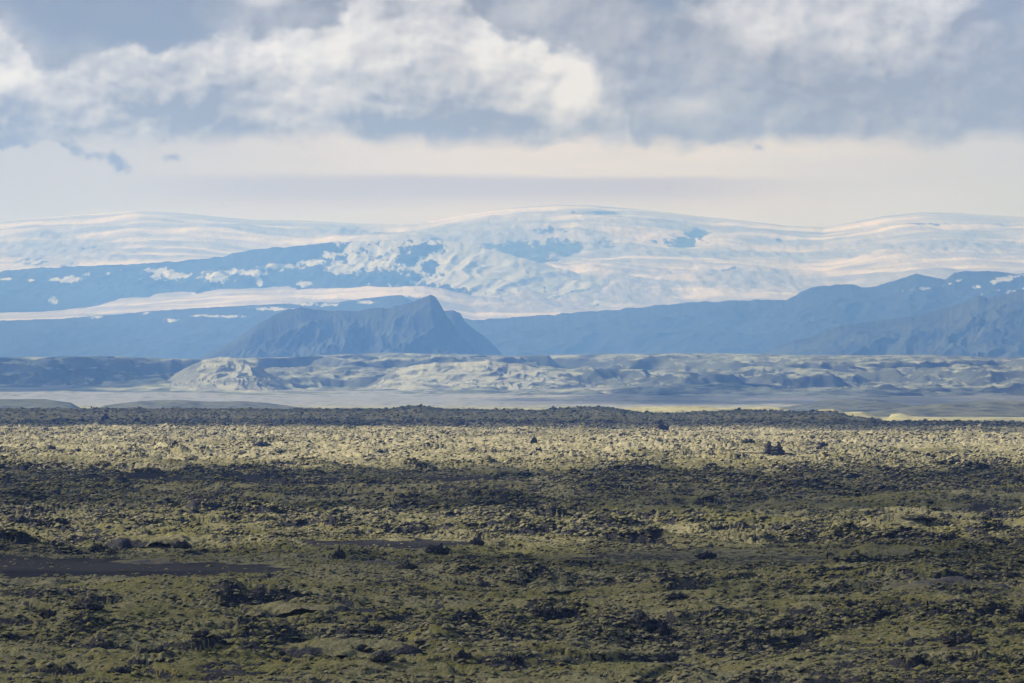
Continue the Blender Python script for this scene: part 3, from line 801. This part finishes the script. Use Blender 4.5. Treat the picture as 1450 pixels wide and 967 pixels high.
# moss humps with smooth tops (built as single low domes)
M_HUMP, q, out = new_mat("smooth_moss")
wp = q.n('ShaderNodeNewGeometry').outputs['Position']
a = q.noise(wp, 0.5, 5, 0.6); b = q.noise(wp, 5.0, 3, 0.6)
c = q.mix(q.ss(a, 0.35, 0.68), (0.185, 0.166, 0.052), (0.100, 0.094, 0.032))
c = q.mix(q.ss(b, 0.35, 0.8, 0, 0.5), c, (0.29, 0.265, 0.15))
finish(q, out, c, 0.95, q.bump(q.m('ADD', a, q.m('MULTIPLY', b, 0.3)), 0.6, 0.5), 0.1)
M_GREYH, q, out = new_mat("grey_gravel_hump")
wp = q.n('ShaderNodeNewGeometry').outputs['Position']
a = q.noise(wp, 0.16, 5, 0.6); b = q.noise(wp, 3.0, 4, 0.6)
c = q.mix(q.ss(a, 0.42, 0.60), (0.085, 0.080, 0.080), (0.165, 0.15, 0.075))
c = q.mix(q.ss(b, 0.35, 0.8, 0, 0.5), c, (0.16, 0.15, 0.14))
finish(q, out, c, 0.95, q.bump(b, 0.4, 0.3), 0.1)
HUMPS = [
 (1330, 833, 210, 22, 'g', "long smooth grey-green dome in the right foreground"),
 (1172, 862, 150, 15, 'm', "long smooth yellow-green moss mat right of centre"),
 (1360, 862, 90, 18, 'm', "moss mound with a slanting dark lip at the far right"),
 (1100, 893, 80, 18, 'm', "rounded pale moss hump with shaded foot, right foreground"),
 (500, 923, 230, 24, 'm', "widest smooth moss mat across the left centre foreground"),
 (465, 900, 220, 18, 'm', "moss mat just above the widest mat, left of centre"),
 (460, 880, 120, 14, 'm', "small moss swell above two wider mats, left of centre"),
 (420, 864, 160, 14, 'm', "shaded moss bank under the rough lava, left of centre"),
 (840, 868, 90, 12, 'm', "smooth moss swell behind the long dark scarp"),
 (795, 840, 70, 13, 'm', "oval moss hump above the long dark scarp"),
 (840, 900, 110, 16, 'm', "moss ledge lying in front of the long dark scarp"),
 (330, 905, 160, 15, 'm', "long narrow moss bank in the left foreground"),
 (215, 936, 70, 22, 'm', "moss dome with dark crest, lower left"),
 (45, 961, 70, 14, 'm', "round moss cushion near the bottom left corner"),
 (860, 957, 28, 12, 'm', "small round moss cushion near the bottom centre"),
 (540, 800, 110, 14, 'g', "bare grey sand ridge in the centre left"),
 (590, 783, 110, 11, 'g', "bare grey sand bank behind the sand ridge"),
 (250, 794, 200, 8, 'g', "pale gravel rim above the black sand flat"),
 (1205, 806, 80, 14, 'm', "shaded olive moss hump above the grey dome"),
 (240, 770, 190, 26, 'm', "broad sunlit moss hummock above the black sand"),
 (1270, 790, 190, 26, 'm', "broad sunlit yellow moss hummock at the right"),
 (1330, 640, 100, 9, 'm', "low moss hill behind the sunlit band at the right"),
 (1225, 597, 60, 9, 'y', "sunlit yellow-green hummock beyond the lava edge"),
]
M_YEL, q, out = new_mat("bright_grass_moss")
wp = q.n('ShaderNodeNewGeometry').outputs['Position']
a = q.noise(wp, 0.05, 5, 0.6)
c = q.mix(q.ss(a, 0.4, 0.65), (0.42, 0.40, 0.20), (0.30, 0.29, 0.13))
finish(q, out, c, 0.95, None, 0.1)
def hump_mesh(seed, Wx, Wy, Hh, mat):
    n, mrows = 90, 40
    u = np.linspace(-1, 1, n)[None, :] * np.ones((mrows, 1)); v = np.linspace(-1, 1, mrows)[:, None] * np.ones((1, n))
    r2 = u ** 2 + v ** 2 + 0.55 * gn(u * 1.9, v * 1.6, seed) + 0.25 * gn(u * 5, v * 4, seed + 6)
    z = 1 - r2; z = np.where(z > 0, np.abs(z) ** 0.8, z * 3.0)
    z = np.maximum(z, -2.5) * (1 + 0.3 * gn(u * 2.3, v * 2.3, seed + 1)) + 0.12 * fbm(u * 7, v * 5, 5, .6, seed + 2) + 0.04 * np.abs(gn(u * 22, v * 16, seed + 4))
    V = np.stack([u * Wx, v * Wy, z * Hh], -1).reshape(-1, 3)
    return V, grid_faces(mrows, n)
for i, (px, py, w, h, kind, lab) in enumerate(HUMPS):
    if kind == 'y': continue
    x, y = unproject(px, py)
    W = w / F * y * 0.5; Hh = h / F * y * (0.50 if kind == 'm' else 0.6)
    Wy = max(W * 0.8, 2.5)
    V, Fc = hump_mesh(300 + i, W, Wy, Hh, None)
    V[:, 2] += 0.16 * np.abs(gn(V[:, 0] / 1.3, V[:, 1] / 1.3, 41)) + 0.12 * gn(V[:, 0] / 3, V[:, 1] / 3, 39) + 0.07 * gn(V[:, 0] / 0.5, V[:, 1] / 0.5, 45)
    o = mesh_obj("moss_hummock" if kind == 'm' else "gravel_hummock", V, Fc, M_LAVA if kind == 'm' else M_GREYH)
    if kind == 'm':
        rr2 = (V[:, 0] / W) ** 2 + (V[:, 1] / Wy) ** 2
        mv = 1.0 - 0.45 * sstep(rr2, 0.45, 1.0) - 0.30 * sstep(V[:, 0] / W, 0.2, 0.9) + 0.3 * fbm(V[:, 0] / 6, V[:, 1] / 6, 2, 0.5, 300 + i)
        at = o.data.attributes.new('moss', 'FLOAT', 'POINT'); at.data.foreach_set('value', mv.astype(np.float32))
    o.location = (x, y + Wy * 0.6, float(HL(x, y, False)) - (0.15 if kind == 'm' else 0.45))
    tag(o, lab, "hummock")

# individual lava blocks, the largest in view
blocks = [blob_mesh("lava_block", 400 + i, 3, 0.42, (1, 0.9, 0.75), 1.7, mat=M_RUB if i % 2 else M_ROCK) for i in range(8)]
rr = np.random.RandomState(11)
cnt = 0
while cnt < 270:
    py = rr.uniform(690, 985); px = rr.uniform(-15, 1465)
    y = CAMZ * F / (py - HY); x = (px - CX) / F * y
    if sand_shade_mask(x, y) > 0.3: continue
    if rough_mask(np.array([x]), np.array([y]))[0] < rr.uniform(0.0, 0.6): continue
    s = rr.uniform(0.35, 0.62) * (1 + 0.45 * (y > 700))
    z = float(HL(x, y))
    thing("lava_block", blocks[cnt % 8], (x, y, z + 0.12 * s), rr.uniform(0, 6.28), (s * rr.uniform(.8, 1.4), s, s * rr.uniform(.6, 1.1)),
          "rough dark lava block lying loose among the mossy hummocks", "rock", "loose lava blocks among the moss")
    cnt += 1

# ------------------------------------------------------------------ uncountable cushions and rubble
def scatter(name, n_list, mat, smooth, size, seed, want, sink, zs, label, rough=0.9, thin=1.0, wantE=0.0):
    rng = np.random.RandomState(seed)
    PTS = []
    for (ya, yb, n, sa, sb) in n_list:
        # even per unit of ground between ya and yb
        y = np.sqrt(rng.uniform(ya ** 2, yb ** 2, n)); x = rng.uniform(-1, 1, n) * (0.112 * y + 8)
        R = rough_mask(x, y); S = sand_shade_mask(x, y); R = np.clip(R + wantE * scarps(x, y)[2], 0, 1) * (1 - 0.92 * sstep(y, 3500, 3950))
        keep = (rng.rand(n) < want(R) * np.where((y > 1500) & (y < 3050), thin, 1.0)) & ((S < 0.35) | (rng.rand(n) < 0.015))
        x, y = x[keep], y[keep]
        s = (sa + (sb - sa) * rng.rand(len(x)) ** 3.4) * size
        PTS.append(np.stack([x, y, HL(x, y) - sink * s, s], -1))
    A = np.concatenate(PTS)
    me = bpy.data.meshes.new(name)
    me.vertices.add(len(A)); me.vertices.foreach_set('co', A[:, :3].astype(np.float32).ravel())
    at = me.attributes.new('sc', 'FLOAT_VECTOR', 'POINT')
    e = rng.uniform(0.75, 1.35, (len(A), 2))
    at.data.foreach_set('vector', np.stack([A[:, 3] * e[:, 0], A[:, 3] * e[:, 1], A[:, 3] * zs * rng.uniform(0.6, 1.3, len(A))], -1).astype(np.float32).ravel())
    at = me.attributes.new('rot', 'FLOAT_VECTOR', 'POINT')
    tl = 0.35
    at.data.foreach_set('vector', np.stack([rng.uniform(-tl, tl, len(A)), rng.uniform(-tl, tl, len(A)), rng.uniform(0, 6.28, len(A))], -1).astype(np.float32).ravel())
    at = me.attributes.new('pick', 'INT', 'POINT')
    NV = 6
    at.data.foreach_set('value', rng.randint(0, NV, len(A)).astype(np.int32))
    me.materials.append(mat)
    o = bpy.data.objects.new(name, me); COL.objects.link(o)
    ng = bpy.data.node_groups.new(name, 'GeometryNodeTree')
    ng.interface.new_socket('Geometry', in_out='INPUT', socket_type='NodeSocketGeometry')
    ng.interface.new_socket('Geometry', in_out='OUTPUT', socket_type='NodeSocketGeometry')
    N = ng.nodes; Lk = ng.links.new
    gi, go = N.new('NodeGroupInput'), N.new('NodeGroupOutput')
    join = N.new('GeometryNodeJoinGeometry')
    for k in range(NV):
        ico = N.new('GeometryNodeMeshIcoSphere'); ico.inputs['Subdivisions'].default_value = 3
        sp = N.new('GeometryNodeSetPosition'); Lk(ico.outputs['Mesh'], sp.inputs['Geometry'])
        pos = N.new('GeometryNodeInputPosition')
        no = N.new('ShaderNodeTexNoise'); no.noise_dimensions = '4D'
        no.inputs['W'].default_value = seed + k * 5.3
        no.inputs['Scale'].default_value = 1.15; no.inputs['Detail'].default_value = 4; no.inputs['Roughness'].default_value = 0.6
        Lk(pos.outputs[0], no.inputs['Vector'])
        ma = N.new('ShaderNodeMath'); ma.operation = 'MULTIPLY_ADD'
        ma.inputs[1].default_value = rough * 2.2; ma.inputs[2].default_value = -rough * 1.1
        Lk(no.outputs[0], ma.inputs[0])
        vs = N.new('ShaderNodeVectorMath'); vs.operation = 'SCALE'
        Lk(pos.outputs[0], vs.inputs[0]); Lk(ma.outputs[0], vs.inputs['Scale'])
        Lk(vs.outputs[0], sp.inputs['Offset'])
        sh = N.new('GeometryNodeSetShadeSmooth'); sh.inputs['Shade Smooth'].default_value = smooth
        Lk(sp.outputs[0], sh.inputs[0])
        sm = N.new('GeometryNodeSetMaterial'); sm.inputs['Material'].default_value = mat
        Lk(sh.outputs[0], sm.inputs['Geometry'])
        gt = N.new('GeometryNodeGeometryToInstance'); Lk(sm.outputs[0], gt.inputs[0])
        Lk(gt.outputs[0], join.inputs[0])
    ip = N.new('GeometryNodeInstanceOnPoints')
    Lk(gi.outputs[0], ip.inputs['Points']); Lk(join.outputs[0], ip.inputs['Instance'])
    ip.inputs['Pick Instance'].default_value = True
    def na(nm, ty, sock):
        q = N.new('GeometryNodeInputNamedAttribute'); q.data_type = ty; q.inputs['Name'].default_value = nm
        Lk(q.outputs[0], sock)
    na('pick', 'INT', ip.inputs['Instance Index']); na('rot', 'FLOAT_VECTOR', ip.inputs['Rotation']); na('sc', 'FLOAT_VECTOR', ip.inputs['Scale'])
    Lk(ip.outputs[0], go.inputs[0])
    md = o.modifiers.new('scatter', 'NODES'); md.node_group = ng
    tag(o, label, None, None, 'stuff')
    print(name, len(A))
    return o
scatter("moss_cushions", [(385, 800, 450000, 0.06, 0.40), (800, 1600, 400000, 0.11, 0.66), (1600, 3300, 330000, 0.15, 0.80), (3300, 5050, 90000, 0.4, 2.0)], M_CUSH, True, 1.0, 21,
        lambda R: 0.27 + 0.68 * R, 0.15, 0.62, "rough moss cushions and clumps covering the broken lava", 0.75)
scatter("lava_rubble", [(385, 800, 150000, 0.06, 0.42), (800, 1600, 150000, 0.11, 0.75), (1600, 3300, 110000, 0.18, 1.3), (3300, 5050, 50000, 0.4, 2.2)], M_RUB, False, 1.0, 23,
        lambda R: 0.02 + 0.75 * R ** 1.5, 0.05, 0.8, "dark broken lava rubble between the moss cushions", 1.1, 0.3, 0.6)

# ------------------------------------------------------------------ cumulus overhead, whose shadows lie on the field
CZ = 1950.0
def cloud_mat(name, a):
    m, q, out = new_mat(name)
    df = q.n('ShaderNodeBsdfDiffuse'); df.inputs['Color'].default_value = (0.85, 0.85, 0.87, 1)
    tr = q.n('ShaderNodeBsdfTransparent')
    mx = q.n('ShaderNodeMixShader'); mx.inputs[0].default_value = a
    q.nt.links.new(tr.outputs[0], mx.inputs[1]); q.nt.links.new(df.outputs[0], mx.inputs[2])
    q.nt.links.new(mx.outputs[0], out.inputs['Surface'])
    return m
C_THICK, C_THIN, C_MID = cloud_mat("dense_cloud", 0.62), cloud_mat("thin_cloud", 0.31), cloud_mat("middling_cloud", 0.46)
def cloud(gx, gy, rx, ry, mat, seed):
    """a cloud standing where its shadow falls on ground point (gx, gy)"""
    me = blob_mesh("cloud", seed, 5, 0.5, (rx, ry, 70.0), 2.8, nplanes=0, smooth=True, mat=mat)
    o = bpy.data.objects.new("cloud", me); COL.objects.link(o)
    o.location = Vector((gx, gy, 0)) + SDIR * (CZ / SDIR.z)
    return tag(o, kind='structure')
cloud(60, 4050, 1500, 900, C_MID, 701)
cloud(420, 2950, 220, 330, C_THIN, 709)
cloud(-60, 1200, 380, 220, C_THIN, 704)
cloud(40, 470, 420, 250, C_THIN, 705)
cloud(-1750, 13300, 900, 2300, C_THICK, 706)
cloud(1050, 10700, 950, 1300, C_THIN, 707)
cloud(1350, 7800, 700, 1000, C_THICK, 708)

# ------------------------------------------------------------------ air
hv = bpy.data.meshes.new("haze")
x0, x1, y0, y1, z0, z1 = -9200, 9200, -2700, 47800, -40, 1740
hv.from_pydata([(x0, y0, z0), (x1, y0, z0), (x1, y1, z0), (x0, y1, z0), (x0, y0, z1), (x1, y0, z1), (x1, y1, z1), (x0, y1, z1)], [],
               [(0, 3, 2, 1), (4, 5, 6, 7), (0, 1, 5, 4), (1, 2, 6, 5), (2, 3, 7, 6), (3, 0, 4, 7)])
hz, q, out = new_mat("haze_air")
pv = q.n('ShaderNodeVolumePrincipled')
pv.inputs['Color'].default_value = (0.16, 0.37, 1.0, 1)
pv.inputs['Absorption Color'].default_value = (1, 1, 1, 1)
pv.inputs['Density'].default_value = 5.6e-5
pv.inputs['Anisotropy'].default_value = 0.0
q.nt.links.new(pv.outputs[0], out.inputs['Volume'])
hv.materials.append(hz)
ho = bpy.data.objects.new("haze", hv); COL.objects.link(ho)
tag(ho, kind='stuff')
